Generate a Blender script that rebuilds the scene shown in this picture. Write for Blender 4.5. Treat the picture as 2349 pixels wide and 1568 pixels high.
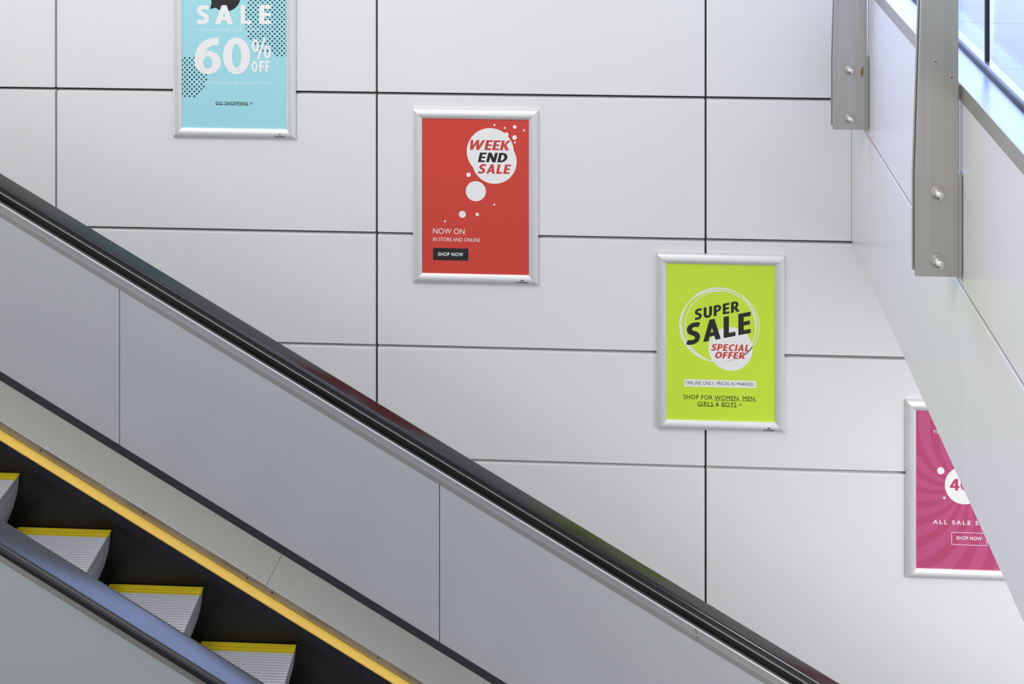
import bpy, bmesh, math, random
from mathutils import Vector, Matrix
random.seed(4)
scene = bpy.context.scene
COL = scene.collection
for o in list(bpy.data.objects): bpy.data.objects.remove(o)

# ------------------------------------------------------------------ camera
E = 6.2                                    # eye height above the lower floor
F, CX, HOR = 2450.0, 1174.5, -540.0        # focal length / centre / horizon in 2349x1568 pixels
PSI = math.atan(108.5 / F)
cam = bpy.data.cameras.new('camera'); camo = bpy.data.objects.new('camera', cam); COL.objects.link(camo)
camo.location = (0, 0, E); camo.rotation_euler = (math.pi / 2, 0, PSI)
cam.sensor_width = 36; cam.lens = F / 2349 * 36; cam.shift_y = -(784 - HOR) / 2349
cam.clip_start = 0.05; scene.camera = camo
# ------------------------------------------------------------------ light and exposure
vs = scene.view_settings
vs.view_transform = 'Standard'; vs.look = 'None'; vs.exposure = 0.15; vs.gamma = 1.0; vs.use_curve_mapping = False
wd = bpy.data.worlds.new('atrium_daylight'); scene.world = wd; wd.use_nodes = True
wd.node_tree.nodes['Background'].inputs[0].default_value = (0.93, 0.955, 1.0, 1)
wd.node_tree.nodes['Background'].inputs[1].default_value = 0.81
def area(name, loc, target, sx, sy, energy, color):
    l = bpy.data.lights.new(name, 'AREA'); l.shape = 'RECTANGLE'; l.size = sx; l.size_y = sy; l.energy = energy; l.color = color
    o = bpy.data.objects.new(name, l); COL.objects.link(o); o.location = loc
    o.rotation_euler = (Vector(target) - Vector(loc)).to_track_quat('-Z', 'Y').to_euler(); return o
area('ceiling_light_offscreen', (-3.4, 0.8, E + 3.0), (-0.6, 5.8, E - 3.0), 2.6, 2.6, 175, (1.0, 0.98, 0.95))
area('atrium_ceiling_light_offscreen', (2.0, -1.6, E + 3.6), (1.2, 5.8, E - 3.4), 3.2, 3.2, 68, (0.98, 0.99, 1.0))

area('soffit_light_offscreen', (3.3, 3.4, E - 2.56), (3.3, 3.4001, 0.0), 1.6, 1.2, 105, (0.97, 0.98, 1.0))

# ------------------------------------------------------------------ measuring helpers
RT = Vector((math.cos(PSI), math.sin(PSI), 0)); FW = Vector((-math.sin(PSI), math.cos(PSI), 0))
def ray(px, py): return RT * ((px - CX) / F) + FW + Vector((0, 0, -(py - HOR) / F))
def at(px, py, Y):                         # point of the plane y = Y seen at a photograph pixel
    d = ray(px, py); return Vector((0, 0, E)) + d * (Y / d.y)
D = 5.80 * math.cos(PSI)                   # distance of the panelled wall

# ------------------------------------------------------------------ materials
def lin(c):
    c /= 255.0; return c / 12.92 if c <= 0.04045 else ((c + 0.055) / 1.055) ** 2.4
def rgb(r, g, b, k=1.0): return tuple(min(0.95, lin(v) * k) for v in (r, g, b)) + (1,)
def mat(name, color, rough=0.5, metal=0.0, noise=0.0, nscale=(4, 4, 4), bump=0.0, bscale=80, spec=0.5, coat=0.0, rvar=0.0):
    m = bpy.data.materials.new(name); m.use_nodes = True; nt = m.node_tree; b = nt.nodes['Principled BSDF']
    b.inputs['Base Color'].default_value = color; b.inputs['Roughness'].default_value = rough; b.inputs['Metallic'].default_value = metal
    b.inputs['Specular IOR Level'].default_value = spec; b.inputs['Coat Weight'].default_value = coat
    b.inputs['Coat Roughness'].default_value = 0.08
    if noise or bump or rvar:
        tc = nt.nodes.new('ShaderNodeTexCoord'); mp = nt.nodes.new('ShaderNodeMapping'); mp.inputs['Scale'].default_value = nscale
        nt.links.new(tc.outputs['Object'], mp.inputs[0])
        n = nt.nodes.new('ShaderNodeTexNoise'); n.inputs['Scale'].default_value = 1.0; n.inputs['Detail'].default_value = 5
        nt.links.new(mp.outputs[0], n.inputs['Vector'])
        if noise:
            r = nt.nodes.new('ShaderNodeValToRGB'); r.color_ramp.elements[0].position = 0.3; r.color_ramp.elements[1].position = 0.7
            r.color_ramp.elements[0].color = tuple(max(0, c * (1 - noise)) for c in color[:3]) + (1,)
            r.color_ramp.elements[1].color = tuple(min(1, c * (1 + noise)) for c in color[:3]) + (1,)
            nt.links.new(n.outputs['Fac'], r.inputs[0]); nt.links.new(r.outputs[0], b.inputs['Base Color'])
        if rvar:
            mr = nt.nodes.new('ShaderNodeMapRange'); mr.inputs[3].default_value = rough - rvar; mr.inputs[4].default_value = rough + rvar
            nt.links.new(n.outputs['Fac'], mr.inputs[0]); nt.links.new(mr.outputs[0], b.inputs['Roughness'])
        if bump:
            n2 = nt.nodes.new('ShaderNodeTexNoise'); n2.inputs['Scale'].default_value = bscale; n2.inputs['Detail'].default_value = 3
            nt.links.new(tc.outputs['Object'], n2.inputs['Vector'])
            bp = nt.nodes.new('ShaderNodeBump'); bp.inputs['Strength'].default_value = bump; bp.inputs['Distance'].default_value = 0.002
            nt.links.new(n2.outputs['Fac'], bp.inputs['Height']); nt.links.new(bp.outputs[0], b.inputs['Normal'])
    return m
M = {}
M['panel'] = mat('white_enamel_panel', (0.80, 0.80, 0.80, 1), 0.38, noise=0.012, nscale=(1.3, 1.3, 1.3), spec=0.4)
M['fascia'] = mat('white_gloss_fascia', (0.73, 0.712, 0.72, 1), 0.27, noise=0.012, nscale=(2, 2, 2), spec=0.5)
M['backing'] = mat('dark_joint', (0.05, 0.048, 0.044, 1), 0.8)
M['floor'] = mat('dark_stone_floor', (0.10, 0.10, 0.10, 1), 0.5, noise=0.1)
M['tile'] = mat('pale_blue_floor_tile', (0.38, 0.40, 0.41, 1), 0.45, noise=0.05, nscale=(3, 9, 3))
M['alu'] = mat('satin_aluminium_rail', (0.80, 0.80, 0.80, 1), 0.36, 0.35, noise=0.01, nscale=(6, 6, 6))
M['steel'] = mat('brushed_steel', (0.49, 0.475, 0.435, 1), 0.38, 0.85, noise=0.05, nscale=(60, 60, 1.2), bump=0.02, rvar=0.04)
M['deck_steel'] = mat('brushed_deck_steel', (0.43, 0.415, 0.375, 1), 0.34, 0.9, noise=0.02, nscale=(40, 40, 40), bump=0.05, bscale=300)
M['trim'] = mat('polished_trim_steel', (0.36, 0.37, 0.38, 1), 0.32, 0.7, noise=0.03)
M['deck_grey'] = mat('grey_satin_decking', (0.29, 0.285, 0.275, 1), 0.42, 0.15, noise=0.03, nscale=(1, 8, 2))
M['bal'] = mat('grey_metal_balustrade', (0.58, 0.59, 0.61, 1), 0.40, 0.30)
M['outer'] = mat('pale_grey_cladding', (0.41, 0.435, 0.45, 1), 0.30, 0.35)
M['rubber'] = mat('black_handrail_rubber', (0.010, 0.010, 0.012, 1), 0.20, noise=0.1, nscale=(2, 120, 2), spec=0.62)
M['blackstrip'] = mat('black_gasket', (0.018, 0.018, 0.024, 1), 0.5)
M['skirt'] = mat('dark_skirt_panel', (0.007, 0.0066, 0.0054, 1), 0.45, noise=0.6, nscale=(2.5, 2.5, 7), rvar=0.12)
M['yellow'] = mat('yellow_brush_holder', (0.78, 0.50, 0.085, 1), 0.45, noise=0.04, nscale=(1, 60, 60))
M['bristle'] = mat('black_bristle', (0.016, 0.016, 0.024, 1), 0.6)
M['tread'] = mat('cast_aluminium_tread', (0.66, 0.66, 0.71, 1), 0.32, 0.35)
M['treaddark'] = mat('dark_aluminium_step_body', (0.15, 0.15, 0.155, 1), 0.45, 0.5, noise=0.1)  # step body, toned darker than the tread, showing in the grooves between cleats
M['stepyellow'] = mat('yellow_step_edge', (0.50, 0.40, 0.012, 1), 0.45, noise=0.1, nscale=(3, 80, 3))
M['bolt'] = mat('bright_steel_bolt', (0.72, 0.71, 0.69, 1), 0.22, 1.0)
M['chip'] = mat('brown_chip', (0.20, 0.13, 0.05, 1), 0.7, noise=0.4, nscale=(90, 90, 90))
M['white'] = mat('white_print', (0.90, 0.885, 0.875, 1), 0.5)
M['black'] = mat('black_print', (0.018, 0.018, 0.018, 1), 0.5)
M['redink'] = mat('red_print', (0.62, 0.06, 0.045, 1), 0.5)
M['red'] = mat('red_paper', rgb(197, 68, 58, 1.18), 0.6, spec=0.25)
M['cyan'] = mat('cyan_paper', rgb(152, 206, 214, 1.19), 0.5)
M['lime'] = mat('lime_paper', rgb(196, 224, 58, 1.12), 0.5)
M['pink'] = mat('pink_paper', rgb(194, 84, 128, 1.0), 0.5)
M['pinkray'] = mat('deep_pink_print', rgb(184, 72, 112, 1.02), 0.5)
M['pinkdeep'] = mat('crimson_print', rgb(186, 62, 104, 1.1), 0.5)
def glass():
    m = bpy.data.materials.new('clear_glass'); m.use_nodes = True; nt = m.node_tree
    for n in list(nt.nodes): nt.nodes.remove(n)
    o = nt.nodes.new('ShaderNodeOutputMaterial'); mx = nt.nodes.new('ShaderNodeMixShader'); lw = nt.nodes.new('ShaderNodeLayerWeight'); pw5 = nt.nodes.new('ShaderNodeMath'); fr = nt.nodes.new('ShaderNodeMath')
    t = nt.nodes.new('ShaderNodeBsdfTransparent'); t.inputs[0].default_value = (0.93, 0.96, 0.985, 1)
    g = nt.nodes.new('ShaderNodeBsdfGlossy'); g.inputs['Roughness'].default_value = 0.02; pw5.operation = 'POWER'; pw5.inputs[1].default_value = 5; fr.operation = 'MULTIPLY_ADD'; fr.inputs[1].default_value = 0.9; fr.inputs[2].default_value = 0.035
    nt.links.new(lw.outputs['Facing'], pw5.inputs[0]); nt.links.new(pw5.outputs[0], fr.inputs[0])
    nt.links.new(fr.outputs[0], mx.inputs[0]); nt.links.new(t.outputs[0], mx.inputs[1]); nt.links.new(g.outputs[0], mx.inputs[2])
    nt.links.new(mx.outputs[0], o.inputs[0]); return m
M['glass'] = glass()

# ------------------------------------------------------------------ mesh helpers
def tag(o, label, cat, group=None, kind=None):
    if label: o['label'] = label
    if cat: o['category'] = cat
    if group: o['group'] = group
    if kind: o['kind'] = kind
    return o
def link(name, me, m, parent=None, smooth=False):
    o = bpy.data.objects.new(name, me); COL.objects.link(o)
    if m: me.materials.append(M[m])
    if parent: o.parent = parent
    if smooth:
        for p in me.polygons: p.use_smooth = True
        try: me.set_sharp_from_angle(angle=math.radians(35))
        except Exception: pass
    return o
def empty(name, loc=(0, 0, 0), parent=None):
    o = bpy.data.objects.new(name, None); COL.objects.link(o); o.location = loc; o.empty_display_size = 0.1
    if parent: o.parent = parent
    return o
def finish(bm, name, m, parent=None, bevel=0.0, segs=2, smooth=False, cut=None):
    bmesh.ops.recalc_face_normals(bm, faces=bm.faces)
    if bevel:
        es = [e for e in bm.edges if len(e.link_faces) == 2 and e.calc_face_angle(0) > 0.5]
        bmesh.ops.bevel(bm, geom=es, offset=bevel, segments=segs, affect='EDGES', profile=0.5, clamp_overlap=True)
    if cut is not None:
        g = bm.verts[:] + bm.edges[:] + bm.faces[:]
        bmesh.ops.bisect_plane(bm, geom=g, plane_co=(0, 0, cut), plane_no=(0, 0, -1), clear_outer=True)
        bmesh.ops.holes_fill(bm, edges=[e for e in bm.edges if e.is_boundary])
    me = bpy.data.meshes.new(name); bm.to_mesh(me); bm.free()
    return link(name, me, m, parent, smooth)
def prism(bm, ring_a, ring_b):             # closed solid between two matching rings
    a = [bm.verts.new(p) for p in ring_a]; b = [bm.verts.new(p) for p in ring_b]; n = len(a)
    for i in range(n): bm.faces.new((a[i], a[(i + 1) % n], b[(i + 1) % n], b[i]))
    bm.faces.new(a[::-1]); bm.faces.new(b)
def box(bm, x0, x1, y0, y1, z0, z1):
    prism(bm, [(x0, y0, z0), (x1, y0, z0), (x1, y0, z1), (x0, y0, z1)], [(x0, y1, z0), (x1, y1, z0), (x1, y1, z1), (x0, y1, z1)])
def boxobj(name, m, x0, x1, y0, y1, z0, z1, parent=None, bevel=0.0, smooth=False):
    bm = bmesh.new(); box(bm, x0, x1, y0, y1, z0, z1); return finish(bm, name, m, parent, bevel, smooth=smooth)
def rod(bm, p0, p1, r0, r1=None, n=16):
    p0 = Vector(p0); p1 = Vector(p1); r1 = r0 if r1 is None else r1
    q = (p1 - p0).to_track_quat('Z', 'Y')
    ra = [p0 + q @ Vector((r0 * math.cos(2 * math.pi * i / n), r0 * math.sin(2 * math.pi * i / n), 0)) for i in range(n)]
    rb = [p1 + q @ Vector((r1 * math.cos(2 * math.pi * i / n), r1 * math.sin(2 * math.pi * i / n), 0)) for i in range(n)]
    prism(bm, ra, rb)

# ================================================================== the setting
FL = boxobj('floor', 'floor', -7, 6, -3, D + 0.3, -0.2, 0.0); tag(FL, 'dark stone floor of the lower level under the escalator', 'floor', kind='structure')
# wall of enamelled panels -------------------------------------------------
wall = boxobj('wall_back', 'backing', -6.0, 5.0, D + 0.035, D + 0.30, 0.0, E - 1.2)
tag(wall, 'white wall of large enamelled panels with dark open joints behind the escalator', 'wall', kind='structure')
xj = [at(128, 300, D).x, at(864, 500, D).x, at(1619, 700, D).x]
pw = (xj[2] - xj[0]) / 2
xs = [xj[0] - 2 * pw, xj[0] - pw] + xj
corner = at(1954, 400, D).x
zj = [0.5 * (at(865, a, D).z + at(1619, b, D).z) for a, b in ((213, 226), (536, 550), (793, 812))] + [at(1619, 1072, D).z]
rows = [(zj[0], E - 1.2), (zj[1], zj[0]), (zj[2], zj[1]), (zj[3], zj[2]), (0.0, zj[3])]
GH, GV = 0.0085, 0.0055
for ri, (z0, z1) in enumerate(rows):
    ed = xs + ([corner + 0.004] if ri < 2 else []) + [xj[2] + pw, xj[2] + 2 * pw]
    ed = sorted(e for e in ed if not (ri < 2 and abs(e - xj[2] - pw) < 1e-6))
    for i in range(len(ed) - 1):
        a, b = ed[i] + GV, ed[i + 1] - GV
        bt = 0.002 if z0 == 0.0 else GH
        bm = bmesh.new(); dj = random.uniform(-0.0012, 0.0012)
        box(bm, a, b, D + dj, D + 0.036, z0 + bt, z1 - (GH if ri else 0.002))
        finish(bm, 'panel', 'panel', wall, 0.003, 2)
# ribbon window above the panelled wall (above the frame): daylight source
win = empty('window_1', (0.9, D, E - 1.2)); tag(win, 'ribbon window with steel frame above the panelled wall', 'window', kind='structure')
WX0, WX1, WZ0, WZ1 = -0.35, 3.2, -1.17, 0.7
def wloc(o): o.matrix_parent_inverse = Matrix.Translation(Vector(win.location)).inverted(); return o
for a, b, c, d in ((WX0 - 0.06, WX1 + 0.06, WZ0 - 0.03, WZ0 + 0.03), (WX0 - 0.06, WX1 + 0.06, WZ1 - 0.03, WZ1 + 0.03),
                   (WX0 - 0.06, WX0, WZ0, WZ1), (WX1, WX1 + 0.06, WZ0, WZ1), (1.40, 1.45, WZ0, WZ1)):
    wloc(boxobj('window_frame', 'steel', a, b, D - 0.01, D + 0.10, E + c, E + d, win, 0.003))
sk = area('window_daylight_offscreen', ((WX0 + WX1) / 2, D + 0.09, E + (WZ0 + WZ1) / 2), ((WX0 + WX1) / 2, 0, E + (WZ0 + WZ1) / 2), WX1 - WX0, WZ1 - WZ0, 112, (0.36, 0.50, 1.0))
wu = boxobj('wall_upper', 'panel', -6, WX0 - 0.06, D, D + 0.3, E - 1.195, E + 2.6); tag(wu, 'plain white upper wall beside the ribbon window', 'wall', kind='structure')

# ------------------------------------------------------------------ floor edge on the right: fascia panels, trim, glass
P0 = Vector((corner, D, 0)); dv = ray(1460, HOR); dv.z = 0; dv.normalize()
TW = -dv                                   # along the fascia, towards the room
OUT = Vector((-TW.y, TW.x, 0))
if OUT.x > 0: OUT = -OUT                   # out of the fascia into the stair well
def tpix(px):                              # distance from the wall of the fascia point seen at column px
    d = ray(px, 0); a = d.y * TW.x - d.x * TW.y
    t = (P0.x * d.y - P0.y * d.x) / -a
    return t
def fp(t, o, z): return Vector((P0.x, P0.y, E)) + TW * t + OUT * o + Vector((0, 0, z))
t1, t2 = tpix(1992), tpix(2206); t3 = t2 + (t2 - t1); TE = t3 + 0.4
ts349 = tpix(2349)
def ztop(t): return -1.072 - (t - t1) / (ts349 - t1) * 0.085
def fbox(bm, ta, tb, oa, ob, fa, fb):      # box along the fascia; fa / fb give lower / upper height at t
    za = lambda t: fa(t) if callable(fa) else fa
    zb = lambda t: fb(t) if callable(fb) else fb
    prism(bm, [fp(ta, oa, za(ta)), fp(ta, ob, za(ta)), fp(ta, ob, zb(ta)), fp(ta, oa, zb(ta))],
          [fp(tb, oa, za(tb)), fp(tb, ob, za(tb)), fp(tb, ob, zb(tb)), fp(tb, oa, zb(tb))])
bm = bmesh.new(); fbox(bm, -0.02, TE, -2.2, -0.022, -2.525, lambda t: ztop(t) - 0.012)
slab = finish(bm, 'floor_upper', 'backing'); tag(slab, 'edge of the upper storey floor slab behind white fascia panels', 'floor', kind='structure')
ztr = lambda t: ztop(t) - 0.062
bays = [(0.0, t1 - 0.004), (t1 + 0.004, t2 - 0.003), (t2 + 0.005, t3)]
for a, b in bays:
    bm = bmesh.new(); fbox(bm, a, b, -0.024, -0.004, -1.850, ztr); finish(bm, 'fascia_panel', 'fascia', slab, 0.002)
    bm = bmesh.new(); fbox(bm, a, b + (0.005 if b < t3 else 0), -0.024, 0.002, -2.550, -1.858); finish(bm, 'fascia_panel', 'fascia', slab, 0.002)
bm = bmesh.new(); fbox(bm, 0.0, t3, -0.024, -0.004, -1.8585, -1.8495); finish(bm, 'joint_strip', 'steel', slab)
bm = bmesh.new(); fbox(bm, 0.0, t3, -2.2, -0.024, -2.548, -2.527); finish(bm, 'soffit_panel', 'panel', slab)
# steel edge trim: upright lip and flat top
bm = bmesh.new(); fbox(bm, 0.0, TE, -0.03, 0.003, ztr, ztop)
o = finish(bm, 'edge_trim', 'steel', slab, 0.0015); o['label'] = 'brushed steel lip of the floor edge'
bm = bmesh.new(); fbox(bm, 0.0, TE, -0.118, -0.0, lambda t: ztop(t) - 0.011, lambda t: ztop(t) + 0.0005)
finish(bm, 'edge_top', 'trim', slab, 0.001)
# floor tiles of the upper level
for i in range(4):
    for j in range(7):
        ta, tb = j * 0.62 - 0.1 + 0.002, (j + 1) * 0.62 - 0.1 - 0.002
        oa, ob = -0.17 - i * 0.5 - 0.002, -0.17 - (i + 1) * 0.5 + 0.002
        ta = max(ta, 0.0); tb = min(tb, TE)
        if tb - ta < 0.05: continue
        bm = bmesh.new(); fbox(bm, ta, tb, oa, ob, lambda t: ztop(t) - 0.012, lambda t: ztop(t) + 0.002); finish(bm, 'floor_tile', 'tile', slab)
# glass balustrade standing on the edge
gl = empty('glass_balustrade', fp(t2, -0.14, ztop(t2)))
tag(gl, 'frameless clear glass balustrade standing in a steel shoe on the upper floor edge', 'balustrade')
def gloc(o): o.matrix_parent_inverse = Matrix.Translation(Vector(gl.location)).inverted(); return o
def tglass(px):                            # along-fascia distance of the glass line at a pixel column
    o = -0.14; best = min((abs((lambda q: CX + F * (q.dot(RT)) / q.dot(FW))(fp(t, o, 0) - Vector((0, 0, E))) - px), t) for t in [k * 0.002 for k in range(0, 2000)])
    return best[1]
ga, gb = tglass(2262), tglass(2282)
bm = bmesh.new(); fbox(bm, 0.0, TE, -0.162, -0.128, ztop, lambda t: ztop(t) + 0.028); gloc(finish(bm, 'shoe', 'trim', gl, 0.001))
bm = bmesh.new(); fbox(bm, 0.0, TE, -0.128, -0.117, lambda t: ztop(t), lambda t: ztop(t) + 0.006); gloc(finish(bm, 'shoe_gasket', 'blackstrip', gl))
for a, b in ((0.02, ga - 0.006), (gb, TE)):
    bm = bmesh.new(); fbox(bm, a, b, -0.150, -0.138, lambda t: ztop(t) + 0.006, -0.20); gloc(finish(bm, 'glass_pane', 'glass', gl))
bm = bmesh.new(); fbox(bm, ga - 0.008, ga + 0.004, -0.1515, -0.1365, lambda t: ztop(t) + 0.004, -0.20); gloc(finish(bm, 'edge_seal', 'blackstrip', gl))

# ------------------------------------------------------------------ steel bracket posts bolted to the fascia
def bracket(t, label, k, screws):
    base = fp(t, 0.0, -1.815); root = empty('bracket_post', base)
    tag(root, label, 'bracket', 'steel bracket posts along the fascia')
    X, Y, Z = base.x, base.y, E
    def loc(o): o.matrix_parent_inverse = Matrix.Translation(base).inverted(); return o
    x1 = X - 0.013; w = 0.150 if k else 0.163
    def plate(y0, y1, dx, dzb):
        prof = [(x1 - w - dx, -1.815 + dzb), (x1, -1.815 + dzb), (x1, -0.16), (x1 - w + 0.040 - dx, -0.16), (x1 - w - dx, -1.46)]
        bm = bmesh.new(); prism(bm, [(a, y0, Z + b) for a, b in prof], [(a, y1, Z + b) for a, b in prof])
        return loc(finish(bm, 'post_plate', 'steel', root, 0.0022))
    plate(Y - 0.006, Y + 0.006, 0, 0); plate(Y + 0.020, Y + 0.032, 0.002, 0.010)
    bm = bmesh.new(); box(bm, x1 - w + 0.03, x1 - 0.012, Y + 0.006, Y + 0.020, Z - 1.79, Z - 0.17); loc(finish(bm, 'spacer', 'blackstrip', root))
    bm = bmesh.new(); box(bm, x1 + 0.0005, X + 0.001, Y - 0.004, Y + 0.055, Z - 1.822, Z - 1.452); loc(finish(bm, 'base_flange', 'steel', root, 0.002))
    bm = bmesh.new(); box(bm, x1 + 0.0005, X - 0.006, Y + 0.008, Y + 0.040, Z - 1.44, Z - 1.14); loc(finish(bm, 'upper_flange', 'steel', root, 0.001))
    xc = x1 - w * 0.5
    for zz in (-1.515, -1.757):
        bm = bmesh.new(); rod(bm, (xc, Y - 0.006, Z + zz), (xc, Y - 0.0095, Z + zz), 0.026, n=28)
        ws = loc(finish(bm, 'washer', 'steel', root, 0.001, smooth=True))
        bm = bmesh.new(); rod(bm, (xc, Y - 0.009, Z + zz), (xc, Y - 0.029, Z + zz), 0.0212, n=6)
        nt_ = loc(finish(bm, 'cap_nut', 'bolt', root, 0.002))
        bm = bmesh.new(); prev = None; n = 20
        for s in range(6):
            a = s / 6 * math.pi / 2; r = 0.0178 * math.cos(a); yy = Y - 0.029 - 0.015 * math.sin(a) - (0.004 if s else 0)
            ringv = [bm.verts.new((xc + r * math.cos(2 * math.pi * q / n), yy, Z + zz + r * math.sin(2 * math.pi * q / n))) for q in range(n)]
            if prev:
                for q in range(n): bm.faces.new((prev[q], prev[(q + 1) % n], ringv[(q + 1) % n], ringv[q]))
            prev = ringv
        bm.faces.new(prev)
        dm = finish(bm, 'nut_dome', 'bolt', None, smooth=True); dm.parent = nt_
    for sx, sz in screws:
        bm = bmesh.new(); rod(bm, (X + sx, Y - 0.005, Z + sz), (X + sx, Y - 0.0075, Z + sz), 0.0075, 0.0062, 20); s1 = loc(finish(bm, 'screw', 'steel', root, smooth=True))
        bm = bmesh.new(); rod(bm, (X + sx, Y - 0.0072, Z + sz), (X + sx, Y - 0.0079, Z + sz), 0.003, n=6); s2 = finish(bm, 'screw_socket', 'blackstrip'); s2.parent = s1
    return root
def chip(root, t):
    base = fp(t, 0.0, -1.815); c = at(1977, 163, base.y - 0.0065); sc = base.y / F
    bm = bmesh.new(); pts = [(0, -10), (4, -8), (3, 2), (4, 5), (-1, 16), (-2, 6), (-3, -2), (-1, -4)]
    prism(bm, [(c.x + a * sc, c.y, c.z - b * sc) for a, b in pts], [(c.x + a * sc, c.y + 0.0006, c.z - b * sc) for a, b in pts])
    o = finish(bm, 'paint_chip', 'chip', root); o.matrix_parent_inverse = Matrix.Translation(base).inverted(); o['label'] = 'small brown chip'
b1 = bracket(t1, 'grey steel bracket post with chipped face, bolted to the fascia next to the panelled wall', 0, []); chip(b1, t1)
bracket(t2, 'grey steel bracket post with two small screws, standing further along the fascia from the wall', 1, [(-0.093, -1.053), (-0.037, -1.107)])

# ================================================================== escalator
SL = math.tan(math.radians(30))
def z0(py, Y):                             # height at x = 0 of a 30 degree line seen at (250, py) on plane y = Y
    p = at(250, py, Y); return p.z + SL * p.x
XA, XB = -4.4, 3.3
esc = empty('escalator', (2.0, 3.9, 0.0))
tag(esc, 'escalator with grey metal balustrade, black handrails and yellow edged steps', 'escalator')
EI = Matrix.Translation(Vector(esc.location)).inverted()
def eloc(o): o.matrix_parent_inverse = EI; return o
def run(name, m, prof, a=XA, b=XB, bevel=0.0, smooth=False, segs=2, shear=0.0, parent=None):
    """closed (y, z) profile swept down the 30 degree slope between x = a and x = b"""
    bm = bmesh.new()
    prism(bm, [(a, y, z - SL * a) for y, z in prof], [(b, y, z - SL * b) for y, z in prof])
    o = finish(bm, name, m, parent or esc, bevel, segs, smooth, cut=0.001)
    return eloc(o)
def handrail_profile(y0, y1, zt, h, n=6):
    c = Vector(((y0 + y1) / 2, zt)); w = (y1 - y0) / 2; pts = []
    r = h * 0.30
    for k in range(n + 1):
        a = math.pi / 2 * k / n; pts.append((y1 - r + r * math.sin(a), zt - r + r * math.cos(a)))
    for k in range(n + 1):
        a = math.pi / 2 * k / n; pts.append((y1 - r + r * math.cos(a), zt - h + r - r * math.sin(a)))
    for k in range(n + 1):
        a = math.pi / 2 * k / n; pts.append((y0 + r - r * math.sin(a), zt - h + r - r * math.cos(a)))
    for k in range(n + 1):
        a = math.pi / 2 * k / n; pts.append((y0 + r - r * math.cos(a), zt - r + r * math.sin(a)))
    out = []
    for p in pts:
        if not out or (Vector(p) - Vector(out[-1])).length > 1e-5: out.append(p)
    if (Vector(out[0]) - Vector(out[-1])).length < 1e-5: out.pop()
    return out
YS = 4.50                                  # inner face of the far skirt
zn = z0(1208, YS - 0.005)                  # nosing line
YP = 4.64
# far side, from the steps upwards
run('skirt_panel', 'skirt', [(YS, zn + 0.10), (YS, zn - 0.50), (YS + 0.02, zn - 0.50), (YS + 0.02, zn + 0.10)])
dl, dh = z0(1118, YS), z0(1025, YP - 0.012)
run('skirt_cap', 'deck_steel', [(YS + 0.001, dl - 0.006), (YS + 0.001, zn + 0.06), (YS + 0.018, zn + 0.06), (YS + 0.018, dl - 0.006)])
xd = at(620, 1290, 4.56).x
def deck(a, b, sk0, sk1):
    prof = [(YS - 0.004, dl), (YP - 0.012, dh), (YP - 0.012, dh - 0.05), (YS + 0.03, dl - 0.04), (YS - 0.004, dl - 0.008)]
    bm = bmesh.new()
    fa = lambda y, s: s * (y - YS) / 0.13
    prism(bm, [(a + fa(y, sk0), y, z - SL * (a + fa(y, sk0))) for y, z in prof], [(b + fa(y, sk1), y, z - SL * (b + fa(y, sk1))) for y, z in prof])
    return eloc(finish(bm, 'inner_deck', 'deck_steel', esc, 0.0015, cut=0.001))
deck(XA, xd - 0.0004, 0, 0.035); deck(xd + 0.0004, XB, 0.035, 0)
pb, pt = z0(1007, YP), z0(646, YP)
run('bottom_gasket', 'blackstrip', [(YP - 0.013, dh - 0.008), (YP - 0.002, pb + 0.004), (YP + 0.03, pb + 0.004), (YP + 0.03, dh - 0.008)])
pj = [at(274, 800, YP).x, at(1008, 1250, YP).x]; pp = pj[1] - pj[0]
ed = [XA, pj[0] - 2 * pp, pj[0] - pp, pj[0], pj[1], pj[1] + pp, XB]
ed = sorted(e for e in ed if XA <= e <= XB)
for i in range(len(ed) - 1):
    run('balustrade_panel', 'bal', [(YP, pb), (YP, pt + 0.01), (YP + 0.018, pt + 0.01), (YP + 0.018, pb)], ed[i] + 0.0016, ed[i + 1] - 0.0016, 0.001)
run('panel_backing', 'blackstrip', [(YP + 0.018, pb), (YP + 0.018, pt), (YP + 0.045, pt), (YP + 0.045, pb)])
YD = 4.712
d1, d2, d3 = z0(620, YD), z0(598, YD + 0.004), z0(635, 4.665)
gj = at(1595, 1440, YD).x
for a, b in ((XA, gj - 0.0008), (gj + 0.0008, XB)):
    run('upper_deck', 'deck_grey', [(YP - 0.004, pt - 0.002), (YP - 0.004, z0(636, YP - 0.004)), (4.665, z0(634, 4.665)), (YD, d1), (YD + 0.012, d1), (YD + 0.012, pt - 0.03), (YP + 0.03, pt - 0.03)], a, b, 0.001)
run('guide_channel', 'skirt', [(YD + 0.0125, d1 - 0.03), (YD + 0.028, d1 - 0.004), (YD + 0.030, d2 - 0.004), (4.815, d2 - 0.002), (4.815, d1 - 0.03)])
run('handrail_guide', 'deck_steel', [(4.731, d2 - 0.006), (4.731, d2 - 0.001), (4.775, d2 + 0.002), (4.775, d2 - 0.006)], bevel=0.001)
run('deck_bead', 'alu', [(YD - 0.003, d1 - 0.002), (YD - 0.0015, d1 + 0.0025), (YD + 0.0025, d1 + 0.003), (YD + 0.003, d1 - 0.002)])
hz = z0(546, 4.823)
run('handrail', 'rubber', handrail_profile(4.738, 4.823, hz, 0.040), bevel=0, smooth=True)
run('outer_cladding', 'outer', [(4.80, hz - 0.05), (4.82, hz - 0.05), (4.82, zn - 0.62), (4.80, zn - 0.62)])
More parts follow.
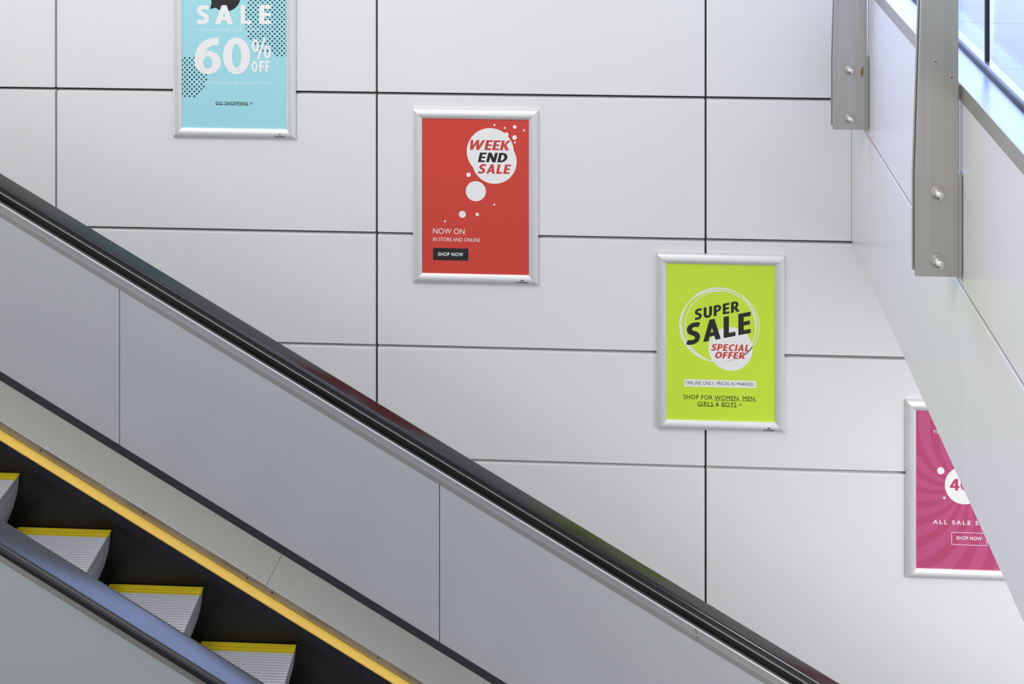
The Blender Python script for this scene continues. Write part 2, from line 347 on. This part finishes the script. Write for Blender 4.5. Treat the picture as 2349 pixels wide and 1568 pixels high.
# safety brush: yellow holder and black bristles
yb, yt = z0(1163, YS - 0.030), z0(1140, YS)
br = run('skirt_brush', 'yellow', [(YS + 0.001, yt), (YS - 0.012, yt - 0.002), (YS - 0.030, yb + 0.002), (YS - 0.030, yb - 0.004), (YS - 0.018, yb - 0.010), (YS + 0.001, yb - 0.010)], bevel=0.0015)
bm = bmesh.new(); x = -3.6
while x < 1.2:
    y0_, zz = YS - 0.021 + random.uniform(-0.008, 0.002), yb - 0.004
    ln = 0.050 + random.uniform(-0.003, 0.003); dx = random.uniform(-0.0015, 0.0015)
    b0 = (x, y0_, zz - SL * x); b1 = (x + dx, y0_ - 0.010, zz - ln - SL * x); r = 0.0009
    v = [bm.verts.new((b0[0] - r, b0[1], b0[2])), bm.verts.new((b0[0] + r, b0[1], b0[2])), bm.verts.new((b0[0], b0[1] + r, b0[2])), bm.verts.new(b1)]
    bm.faces.new((v[0], v[1], v[3])); bm.faces.new((v[1], v[2], v[3])); bm.faces.new((v[2], v[0], v[3])); x += 0.0006
me = bpy.data.meshes.new('bristles'); bm.to_mesh(me); bm.free()
bo = link('bristles', me, 'bristle', br); bo['kind'] = 'stuff'
bo['label'] = 'fringe of short black brush bristles'
# screws along the skirt cap
for px, py in ((93 + 0, 1033), (330, 1177), (567, 1325), (624, 1359), (867, 1508)):
    p = at(px, py, YS); bm = bmesh.new(); rod(bm, (p.x, YS + 0.002, p.z), (p.x, YS - 0.001, p.z), 0.0035, n=10); eloc(finish(bm, 'screw', 'blackstrip', esc))
# steps ------------------------------------------------------------------
W = 0.99; YN = YS - 0.006 - W
noses = [at(35, 1075, YS - 0.006), at(250, 1208, YS - 0.006), at(470, 1347, YS - 0.006), at(692, 1484, YS - 0.006)]
xr = sum(p.x - 0.4 * (i - 1) for i, p in enumerate(noses)) / 4
zr = sum(p.z + 0.4 * SL * (i - 1) for i, p in enumerate(noses)) / 4
PIT = 0.0132; H = 0.4 * SL
def cleats(bm, ya, yb_, xn, ztop_, tip):
    n = int(round((yb_ - ya) / PIT)); p = (yb_ - ya) / n
    for i in range(n):
        y = ya + i * p; w = p * 0.52
        prism(bm, [(xn - 0.405, y, ztop_ - 0.010), (xn - 0.405, y + w, ztop_ - 0.010), (xn - 0.405, y + w * 0.82, ztop_), (xn - 0.405, y + w * 0.18, ztop_)],
              [(xn - tip, y, ztop_ - 0.010), (xn - tip, y + w, ztop_ - 0.010), (xn - tip, y + w * 0.82, ztop_), (xn - tip, y + w * 0.18, ztop_)])
def make_step():
    root = empty('step', (0, 0, 0), esc)
    bm = bmesh.new(); box(bm, -0.405, -0.004, YN, YS - 0.006, -0.03, -0.0095); finish(bm, 'step_body', 'treaddark', root)
    bm = bmesh.new(); cleats(bm, YN + 0.045, YS - 0.006 - 0.043, 0, 0, 0.0); finish(bm, 'tread', 'tread', root)
    for a, b in ((YN, YN + 0.045), (YS - 0.006 - 0.043, YS - 0.006)):
        bm = bmesh.new(); cleats(bm, a, b, 0, 0.0005, 0.0); box(bm, -0.402, 0.001, a, b, -0.009, -0.0045)
        finish(bm, 'yellow_edge', 'stepyellow', root)
    # curved ribbed riser under the nosing
    pr = [(0.0, -0.010), (-0.004, -0.05), (-0.012, -0.10), (-0.026, -0.15), (-0.046, -0.20), (-0.062, -H - 0.004)]
    bm = bmesh.new(); n = int(W / PIT); p = W / n
    for i in range(n):
        y = YN + i * p; w = p * 0.55
        for q in range(len(pr) - 1):
            (xa, za), (xb, zb) = pr[q], pr[q + 1]
            v = [bm.verts.new((xa, y, za)), bm.verts.new((xa, y + w, za)), bm.verts.new((xb, y + w, zb)), bm.verts.new((xb, y, zb)),
                 bm.verts.new((xa - 0.006, y + w, za)), bm.verts.new((xb - 0.006, y + w, zb)), bm.verts.new((xa - 0.006, y + p, za)), bm.verts.new((xb - 0.006, y + p, zb))]
            bm.faces.new((v[0], v[1], v[2], v[3])); bm.faces.new((v[1], v[4], v[5], v[2])); bm.faces.new((v[4], v[6], v[7], v[5]))
    finish(bm, 'riser', 'tread', root)
    return root
first = make_step(); parts = list(first.children)
for k in range(-3, 8):
    if k == -3: r = first
    else:
        r = first.copy(); COL.objects.link(r); r.parent = esc
        for ch in parts:
            c = ch.copy(); COL.objects.link(c); c.parent = r
    r.location = Vector((xr + 0.4 * k, 0, zr - H * k)) - Vector(esc.location)
# near side --------------------------------------------------------------
hz2 = z0(1340, 3.236); yo = 3.178
run('skirt_panel', 'skirt', [(YN - 0.006, zn + 0.10), (YN - 0.006, zn - 0.50), (YN - 0.026, zn - 0.50), (YN - 0.026, zn + 0.10)])
run('inner_deck', 'deck_steel', [(YN - 0.004, zn + 0.15), (3.285, zn + 0.24), (3.285, zn + 0.19), (YN - 0.03, zn + 0.09)])
run('balustrade_panel', 'bal', [(3.285, zn + 0.20), (3.285, hz2 - 0.075), (3.265, hz2 - 0.075), (3.265, zn + 0.20)])
run('upper_deck', 'deck_steel', [(3.286, hz2 - 0.066), (3.25, hz2 - 0.056), (yo - 0.002, hz2 - 0.050), (yo - 0.002, hz2 - 0.075), (3.286, hz2 - 0.078)], bevel=0.001)
run('handrail_guide', 'deck_steel', [(3.225, hz2 - 0.053), (3.225, hz2 - 0.03), (3.182, hz2 - 0.03), (3.182, hz2 - 0.053)])
run('handrail', 'rubber', handrail_profile(3.152, 3.236, hz2, 0.036), smooth=True)
run('outer_cladding', 'outer', [(yo, hz2 - 0.074), (yo + 0.02, hz2 - 0.074), (yo + 0.02, zn - 0.62), (yo, zn - 0.62)])
run('truss', 'blackstrip', [(yo + 0.021, zn - 0.52), (4.795, zn - 0.52), (4.795, zn - 0.62), (yo + 0.021, zn - 0.62)])

# ================================================================== framed posters
SW, SH, RAIL, DEP = 0.585, 0.845, 0.0505, 0.026
def rail(bm, L, side):                     # mitred rounded snap rail along local x, from -L/2 to L/2, outer edge at z = 0, inner at z = RAIL (towards centre)
    prof = [(0.0, 0.0), (0.0, -0.012)]
    for k in range(9):
        a = k / 8; prof.append((0.002 + (RAIL - 0.002) * a, -0.012 - 0.014 * math.sin(math.pi * (0.12 + 0.80 * a))))
    prof += [(RAIL, -0.009), (RAIL, 0.0)]
    prism(bm, [(-L / 2 + v, y, v) for v, y in prof], [(L / 2 - v, y, v) for v, y in prof])
def poster_frame(cx, cy, sheet_mat, label, group='framed sale posters on the panelled wall'):
    c = at(cx, cy, D); c.y = D - 0.0015
    root = empty('framed_poster', c); tag(root, label, 'poster', group)
    ow, oh = SW + 2 * RAIL - 0.004, SH + 2 * RAIL - 0.004
    rails = []
    for L, ang, off in ((ow, 0, oh / 2), (ow, math.pi, oh / 2), (oh, math.pi / 2, ow / 2), (oh, -math.pi / 2, ow / 2)):
        bm = bmesh.new(); rail(bm, L - 0.0006, 0); bmesh.ops.translate(bm, verts=bm.verts, vec=(0, 0, -off))
        bmesh.ops.rotate(bm, verts=bm.verts, cent=(0, 0, 0), matrix=Matrix.Rotation(ang, 3, 'Y'))
        rails.append(finish(bm, 'frame_rail', 'alu', root, smooth=True))
    bm = bmesh.new(); box(bm, -SW / 2 - 0.004, SW / 2 + 0.004, -0.010, -0.0005, -SH / 2 - 0.004, SH / 2 + 0.004)
    sheet = finish(bm, 'poster_sheet', sheet_mat, root)
    return root, rails, sheet
class Print:
    """flat print on a sheet; coordinates are measured in one close-up's pixels"""
    def __init__(s, parent, left, right, top, bottom, skew, y=-0.0104):
        s.p, s.l, s.r, s.t, s.b, s.k, s.y, s.n = parent, left, right, top, bottom, skew, y, 0
    def uv(s, x, y):
        return ((x - s.l) / (s.r - s.l) - 0.5) * SW, (0.5 - (y - s.t - (x - s.l) * s.k) / (s.b - s.t)) * SH
    def lay(s, level=1.0): s.n += 1; return s.y - 0.0001 * (level + 0.3 * (s.n % 4))      # print layers: grounds under lettering
    def poly(s, name, m, polys, raw=False, depth=False, level=1.0):
        y0 = s.lay(3.0 if depth else level); bm = bmesh.new()
        for pl in polys:
            yy = y0
            if depth: pl, k = pl; yy = y0 - 0.00003 * k
            pts = pl if raw else [s.uv(*q) for q in pl]
            try: bm.faces.new([bm.verts.new((a, yy, b)) for a, b in pts])
            except Exception: pass
        e = SW / 2 - 0.0005; h = SH / 2 - 0.0005
        for co, no in (((e, 0, 0), (1, 0, 0)), ((-e, 0, 0), (-1, 0, 0)), ((0, 0, h), (0, 0, 1)), ((0, 0, -h), (0, 0, -1))):
            bmesh.ops.bisect_plane(bm, geom=bm.verts[:] + bm.edges[:] + bm.faces[:], plane_co=co, plane_no=no, clear_outer=True)
        for f in bm.faces:
            f.normal_update()
            if f.normal.y > 0: f.normal_flip()
        me = bpy.data.meshes.new(name); bm.to_mesh(me); bm.free(); return link(name, me, m, s.p)
    def circ(s, cx, cy, rx, n=56, ry=None):
        ry = rx if ry is None else ry
        kx = SW / (s.r - s.l); u, v = s.uv(cx, cy)
        return [(u + kx * rx * math.cos(2 * math.pi * i / n), v + kx * ry * math.sin(2 * math.pi * i / n)) for i in range(n)]
    def disc(s, m, *cs, name='printed_disc'):
        return s.poly(name, m, [s.circ(*c) for c in cs], raw=True)
    def rect(s, m, x0, y0, x1, y1, name='printed_bar', level=2.0):
        k = s.k
        return s.poly(name, m, [[(x0, y0), (x1, y0 + k * (x1 - x0)), (x1, y1 + k * (x1 - x0)), (x0, y1)]], level=level)
    def ring(s, m, cx, cy, rx, ry, w):
        a = s.circ(cx, cy, rx, 72, ry); b = s.circ(cx, cy, rx - w, 72, ry - w)
        return s.poly('printed_ring', m, [[a[i], a[(i + 1) % 72], b[(i + 1) % 72], b[i]] for i in range(72)], raw=True)
    def text(s, body, m, x0, y0, x1, y1, bold=0.0, shear=0.0, space=1.0, rise=0.0, name='lettering', font=None):
        """fit body into the box x0..x1, y0..y1 (y0 top, both at the left end); rise = upward skew of the line"""
        cu = bpy.data.curves.new('t', 'FONT'); cu.body = body; cu.offset = bold; cu.shear = shear; cu.space_character = space
        cu.resolution_u = 5; cu.fill_mode = 'FRONT'
        ob = bpy.data.objects.new('t', cu); COL.objects.link(ob); bpy.context.view_layer.update()
        me = bpy.data.meshes.new_from_object(ob.evaluated_get(bpy.context.evaluated_depsgraph_get()))
        bpy.data.objects.remove(ob); bpy.data.curves.remove(cu)
        xs_ = [v.co.x for v in me.vertices]; ys_ = [v.co.y for v in me.vertices]
        ax, bx, ay, by = min(xs_), max(xs_), min(ys_), max(ys_)
        yy = s.lay(3.0)
        for v in me.vertices:
            fx = (v.co.x - ax) / (bx - ax); fy = (v.co.y - ay) / (by - ay)
            X = x0 + fx * (x1 - x0); Yp = y1 + (y0 - y1) * fy + s.k * (X - x0) - rise * (X - x0)
            u, w = s.uv(X, Yp); v.co = (u, yy, w)
        me.update(); bmx = bmesh.new(); bmx.from_mesh(me)
        for f in bmx.faces:
            f.normal_update()
            if f.normal.y > 0: f.normal_flip()
        bmx.to_mesh(me); bmx.free(); me.name = name
        return link(name, me, m, s.p)

# heavy humanist capitals drawn as strokes (cap height 1)
def arcq(cx, cy, rx, ry, ix, iy, a0, a1, n=18):
    q = []
    for i in range(n):
        a, b = (math.radians(a0 + (a1 - a0) * (i + k) / n) for k in (0, 1))
        q.append([(cx + rx * math.cos(a), cy + ry * math.sin(a)), (cx + rx * math.cos(b), cy + ry * math.sin(b)), (cx + ix * math.cos(b), cy + iy * math.sin(b)), (cx + ix * math.cos(a), cy + iy * math.sin(a))])
    return [tuple(q)]
def rc(x0, y0, x1, y1): return [(x0, y0), (x1, y0), (x1, y1), (x0, y1)]
def stroke(bz, w, n=14):
    pts = []
    for p0, p1, p2, p3 in bz:
        for i in range(n + 1):
            t = i / n; u = 1 - t
            q = tuple(u ** 3 * p0[k] + 3 * u * u * t * p1[k] + 3 * u * t * t * p2[k] + t ** 3 * p3[k] for k in (0, 1))
            if not pts or math.dist(q, pts[-1]) > 1e-4: pts.append(q)
    L, R = [], []
    for i, p in enumerate(pts):
        a = pts[max(0, i - 1)]; b = pts[min(len(pts) - 1, i + 1)]; d = math.dist(a, b); nx, ny = -(b[1] - a[1]) / d, (b[0] - a[0]) / d
        L.append((p[0] + nx * w / 2, p[1] + ny * w * 0.43)); R.append((p[0] - nx * w / 2, p[1] - ny * w * 0.43))
    return [tuple([L[i], L[i + 1], R[i + 1], R[i]] for i in range(len(pts) - 1))]
ST = rc(0, 0, .26, 1)
BOWL = arcq(.33, .68, .36, .32, .12, .14, -90, 90) + [rc(.2, .82, .33, 1), rc(.2, .36, .33, .54)]
GLY = {
 'E': [ST, rc(.1, 0, .60, .19), rc(.1, .41, .56, .59), rc(.1, .81, .60, 1)], 'F': [ST, rc(.1, .39, .55, .58), rc(.1, .81, .58, 1)],
 'L': [ST, rc(.1, 0, .58, .20)], 'I': [ST],
 'N': [rc(0, 0, .25, 1), rc(.58, 0, .83, 1), [(0, 1), (.28, 1), (.83, 0), (.55, 0)]],
 'W': [[(0, 1), (.26, 1), (.40, 0), (.15, 0)], [(.15, 0), (.38, 0), (.78, 1), (.55, 1)], [(.55, 1), (.78, 1), (.95, 0), (.70, 0)], [(.70, 0), (.95, 0), (1.33, 1), (1.08, 1)]],
 'K': [ST, [(.20, .42), (.50, 1), (.80, 1), (.42, .48)], [(.22, .50), (.42, .66), (.82, 0), (.52, 0)]],
 'A': [[(0, 0), (.26, 0), (.54, 1), (.31, 1)], [(.60, 0), (.86, 0), (.55, 1), (.32, 1)], [(.18, .2), (.68, .2), (.62, .38), (.24, .38)]],
 'D': [ST, rc(.1, 0, .30, .2), rc(.1, .8, .30, 1)] + arcq(.30, .5, .50, .5, .22, .30, -90, 90),
 'U': [rc(0, .34, .26, 1), rc(.52, .34, .78, 1)] + arcq(.39, .35, .39, .37, .13, .16, 180, 360),
 'P': [ST] + BOWL, 'R': [ST] + BOWL + [[(.26, .44), (.50, .48), (.80, 0), (.50, 0)]],
 'O': arcq(.45, .5, .45, .51, .18, .30, 0, 360, 40), '0': arcq(.37, .5, .37, .51, .125, .33, 0, 360, 40),
 'C': arcq(.48, .5, .48, .51, .21, .31, 52, 308, 34),
 'S': stroke(
      [((.62, .85), (.46, .93), (.135, .94), (.135, .72)), ((.135, .72), (.135, .50), (.53, .53), (.53, .29)), ((.53, .29), (.53, .05), (.20, .06), (.02, .15))], .25),
 '6': arcq(.37, .315, .37, .325, .125, .17, 0, 360, 36) + stroke([((.123, .32), (.115, .72), (.34, .92), (.67, .89))], .245),
 '4': [rc(.42, 0, .67, 1), rc(0, .21, .78, .40), [(0, .36), (.22, .36), (.62, 1), (.40, 1)]],
}
def heavy(P, word, m, x0, y0, x1, y1, shear=0.0, rise=0.0, gap=0.12):
    polys = []; x = 0.0
    for ch in word:
        g = [c if isinstance(c, tuple) else (c,) for c in GLY[ch]]; w = max(p[0] for c in g for q in c for p in q)
        polys.append([[[(x + a + shear * b, b) for a, b in q] for q in c] for c in g]); x += w + gap
    al = [p for g in polys for c in g for q in c for p in q]
    ax, bx = min(p[0] for p in al), max(p[0] for p in al); ay, by = min(p[1] for p in al), max(p[1] for p in al)
    def tr(a, b):
        X = x0 + (a - ax) / (bx - ax) * (x1 - x0); return X, y1 + (y0 - y1) * (b - ay) / (by - ay) + (P.k - rise) * (X - x0)
    for g in polys:
        P.poly('lettering', m, [([tr(*p) for p in q], k) for k, c in enumerate(g) for q in c], depth=True)
B = 0.030
def maker(rail_obj, P, x0, x1, y0, y1, sx, sy):
    q = Print(rail_obj, P.l, P.r, P.t, P.b, P.k, y=-0.0268)
    q.text('DURABLE', 'black', x0, y0, x1, y1, 0.012, name='maker_mark')
    def arc(cx, m0, m1, r): return [(cx + r * math.cos(a), sy - r * 0.6 * math.sin(a)) for a in [math.radians(m0 + (m1 - m0) * i / 12) for i in range(13)]]
    yy = q.lay(); me = bpy.data.meshes.new('maker_symbol'); bm = bmesh.new()
    for pl in (arc(sx - 2, 90, 270, 11), arc(sx + 5, -90, 90, 8)): bm.faces.new([bm.verts.new((a, yy, b)) for a, b in [q.uv(*w) for w in pl]])
    for f in bm.faces:
        f.normal_update()
        if f.normal.y > 0: f.normal_flip()
    bm.to_mesh(me); bm.free(); link('maker_symbol', me, 'black', rail_obj)

# red poster
r_, rl, sh = poster_frame(1091, 448, 'red', 'red WEEK END SALE poster with white bubbles in a silver snap frame')
P = Print(sh, 167, 1023, 165, 1400, 0.021)
P.disc('white', (713, 438, 187)); P.disc('white', (746, 516, 177)); P.disc('white', (842, 303, 17, 24))
for a, b, c in ((746, 227, 8), (828, 251, 8), (907, 243, 14), (981, 272, 8), (906, 327, 18), (908, 366, 8), (540, 620, 18),
       (745, 859, 8), (491, 934, 28), (609, 935, 14), (353, 989, 8)): P.disc('white', (a, b, c, 32))
P.disc('white', (598, 751, 80))
heavy(P, 'WEEK', 'redink', 552, 344, 877, 423, 0.2, gap=.10); heavy(P, 'END', 'black', 613, 444, 850, 520, 0.2, gap=.13); heavy(P, 'SALE', 'redink', 612, 535, 880, 611, 0.2)
P.text('NOW ON', 'white', 258, 1043, 508, 1087); P.text('IN STORE AND ONLINE', 'white', 257, 1116, 632, 1145)
P.rect('black', 258, 1200, 538, 1296, 'printed_button'); P.text('SHOP NOW', 'white', 297, 1234, 498, 1263, 0.02, space=1.12)
maker(rl[0], P, 925, 1014, 1456, 1468, 970, 1448)
# lime poster
r_, rl, sh = poster_frame(1652, 782, 'lime', 'lime green SUPER SALE poster with white rings in a silver snap frame')
P = Print(sh, 162, 1031, 138, 1394, 0.018)
for c in ((590, 640, 316, 296, 7), (584, 634, 300, 298, 7), (596, 650, 282, 288, 6), (575, 645, 306, 288, 6)): P.ring('white', *c)
P.disc('white', (677, 826, 174))
heavy(P, 'SUPER', 'black', 390, 512, 748, 600, rise=0.222, gap=.16); heavy(P, 'SALE', 'black', 323, 630, 835, 803, rise=0.22, gap=.14)
heavy(P, 'SPECIAL', 'redink', 520, 786, 823, 841, 0.2); heavy(P, 'OFFER', 'redink', 553, 848, 790, 901, 0.2)
P.rect('white', 310, 1070, 878, 1127, level=1.0); P.text('ONLINE ONLY. PRICES AS MARKED.', 'black', 322, 1083, 865, 1112)
P.text('SHOP FOR WOMEN, MEN,', 'black', 303, 1194, 880, 1234, 0.0, space=1.1); P.text('GIRLS & BOYS >', 'black', 415, 1248, 765, 1282, 0.0, space=1.1)
P.rect('black', 548, 1235, 735, 1238, 'underline'); P.rect('black', 765, 1239, 866, 1242, 'underline'); P.rect('black', 415, 1282, 545, 1285, 'underline'); P.rect('black', 608, 1286, 727, 1289, 'underline')
maker(rl[0], P, 932, 1020, 1451, 1464, 977, 1443)
# cyan poster
r_, rl, sh = poster_frame(539, 117, 'cyan', 'cyan 60% OFF poster with dotted circles in a silver snap frame')
P = Print(sh, 262, 1378, -274, 1338, 0.0125)
def dots(cx, cy, R, x0, y0):
    out = []; n = 0
    for j in range(-40, 80):
        for i in range(-40, 60):
            x = x0 + i * 50.5 + (25.2 if j % 2 else 0); y = y0 + j * 25.1
            if (x - cx) ** 2 + (y - cy) ** 2 < R * R and 262 < x < 1386 and y > -270: out.append((x, y, 9.5, 10))
    return out
o = P.disc('black', *dots(1310, 195, 392, 1020, 78), name='printed_dots'); o['kind'] = 'stuff'
o = P.disc('black', *dots(300, 805, 226, 295, 604), name='printed_dots'); o['kind'] = 'stuff'
P.disc('black', (727, -42, 160)); P.poly('bubble_tail', 'black', [[(563, 93), (640, 76), (580, 20)]])
for ch, a, b in (('S', 415, 555), ('A', 617, 807), ('L', 887, 1000), ('E', 1083, 1212)): heavy(P, ch, 'white', a, 52, b, 250)
P.text('UP TO', 'white', 707, 290, 895, 327, space=1.1); P.rect('white', 400, 308, 685, 313); P.rect('white', 918, 306, 1210, 311)
heavy(P, '6', 'white', 398, 390, 680, 774); heavy(P, '0', 'white', 700, 389, 988, 774)
heavy(P, '0', 'white', 1007, 406, 1081, 545); heavy(P, '0', 'white', 1131, 475, 1208, 611); P.poly('lettering', 'white', [[(1131, 397), (1155, 399), (1083, 621), (1059, 615)]], level=3.0)
for ch, a, b in (('O', 1004, 1067), ('F', 1085, 1140), ('F', 1146, 1200)): heavy(P, ch, 'white', a, 635, b, 751)
P.rect('white', 398, 860, 557, 865); P.rect('white', 1047, 861, 1208, 866); P.text('IN STORE AND ONLINE', 'white', 577, 850, 1030, 876, 0.006, space=1.15)
P.text('GO SHOPPING >', 'black', 622, 1060, 1012, 1092, 0.018, space=1.15); P.rect('black', 622, 1093, 970, 1097, 'underline')
maker(rl[0], P, 1248, 1365, 1407, 1422, 1308, 1393)
# pink poster
r_, rl, sh = poster_frame(2226, 1121, 'pink', 'pink poster with swirling rays in a silver snap frame, partly behind the fascia')
P = Print(sh, 178, 944, 168, 1275, 0.018)
rays = []
for k in range(18):
    th = 2 * math.pi * k / 18 + 0.12; wv = 2 * math.pi / 18 * 0.44; N = 26
    fpt = lambda a, r: (512 + r * math.cos(a + 0.00125 * r), 693 + r * math.sin(a + 0.00125 * r))
    for i in range(N):
        ra, rb = 40 + i * 38, 40 + (i + 1) * 38
        rays.append([fpt(th, ra), fpt(th, rb), fpt(th + wv, rb), fpt(th + wv, ra)])
P.poly('printed_rays', 'pinkray', rays, level=0.0)
P.disc('white', (512, 693, 132)); P.disc('white', (352, 593, 25, 32)); P.disc('white', (377, 782, 9, 24))
heavy(P, '4', 'pinkdeep', 415, 648, 480, 728); heavy(P, '0', 'pinkdeep', 487, 648, 553, 730)
P.text('YO', 'white', 298, 308, 352, 334); P.text('ALL SALE S', 'white', 298, 935, 610, 964, 0.018, space=1.35)
for a in ((425, 1019, 668, 1022), (425, 1104, 668, 1107), (425, 1019, 428, 1107), (665, 1023, 668, 1111)): P.rect('white', *a, name='printed_button')
P.text('SHOP NOW', 'white', 460, 1047, 634, 1072, 0.015, space=1.1)
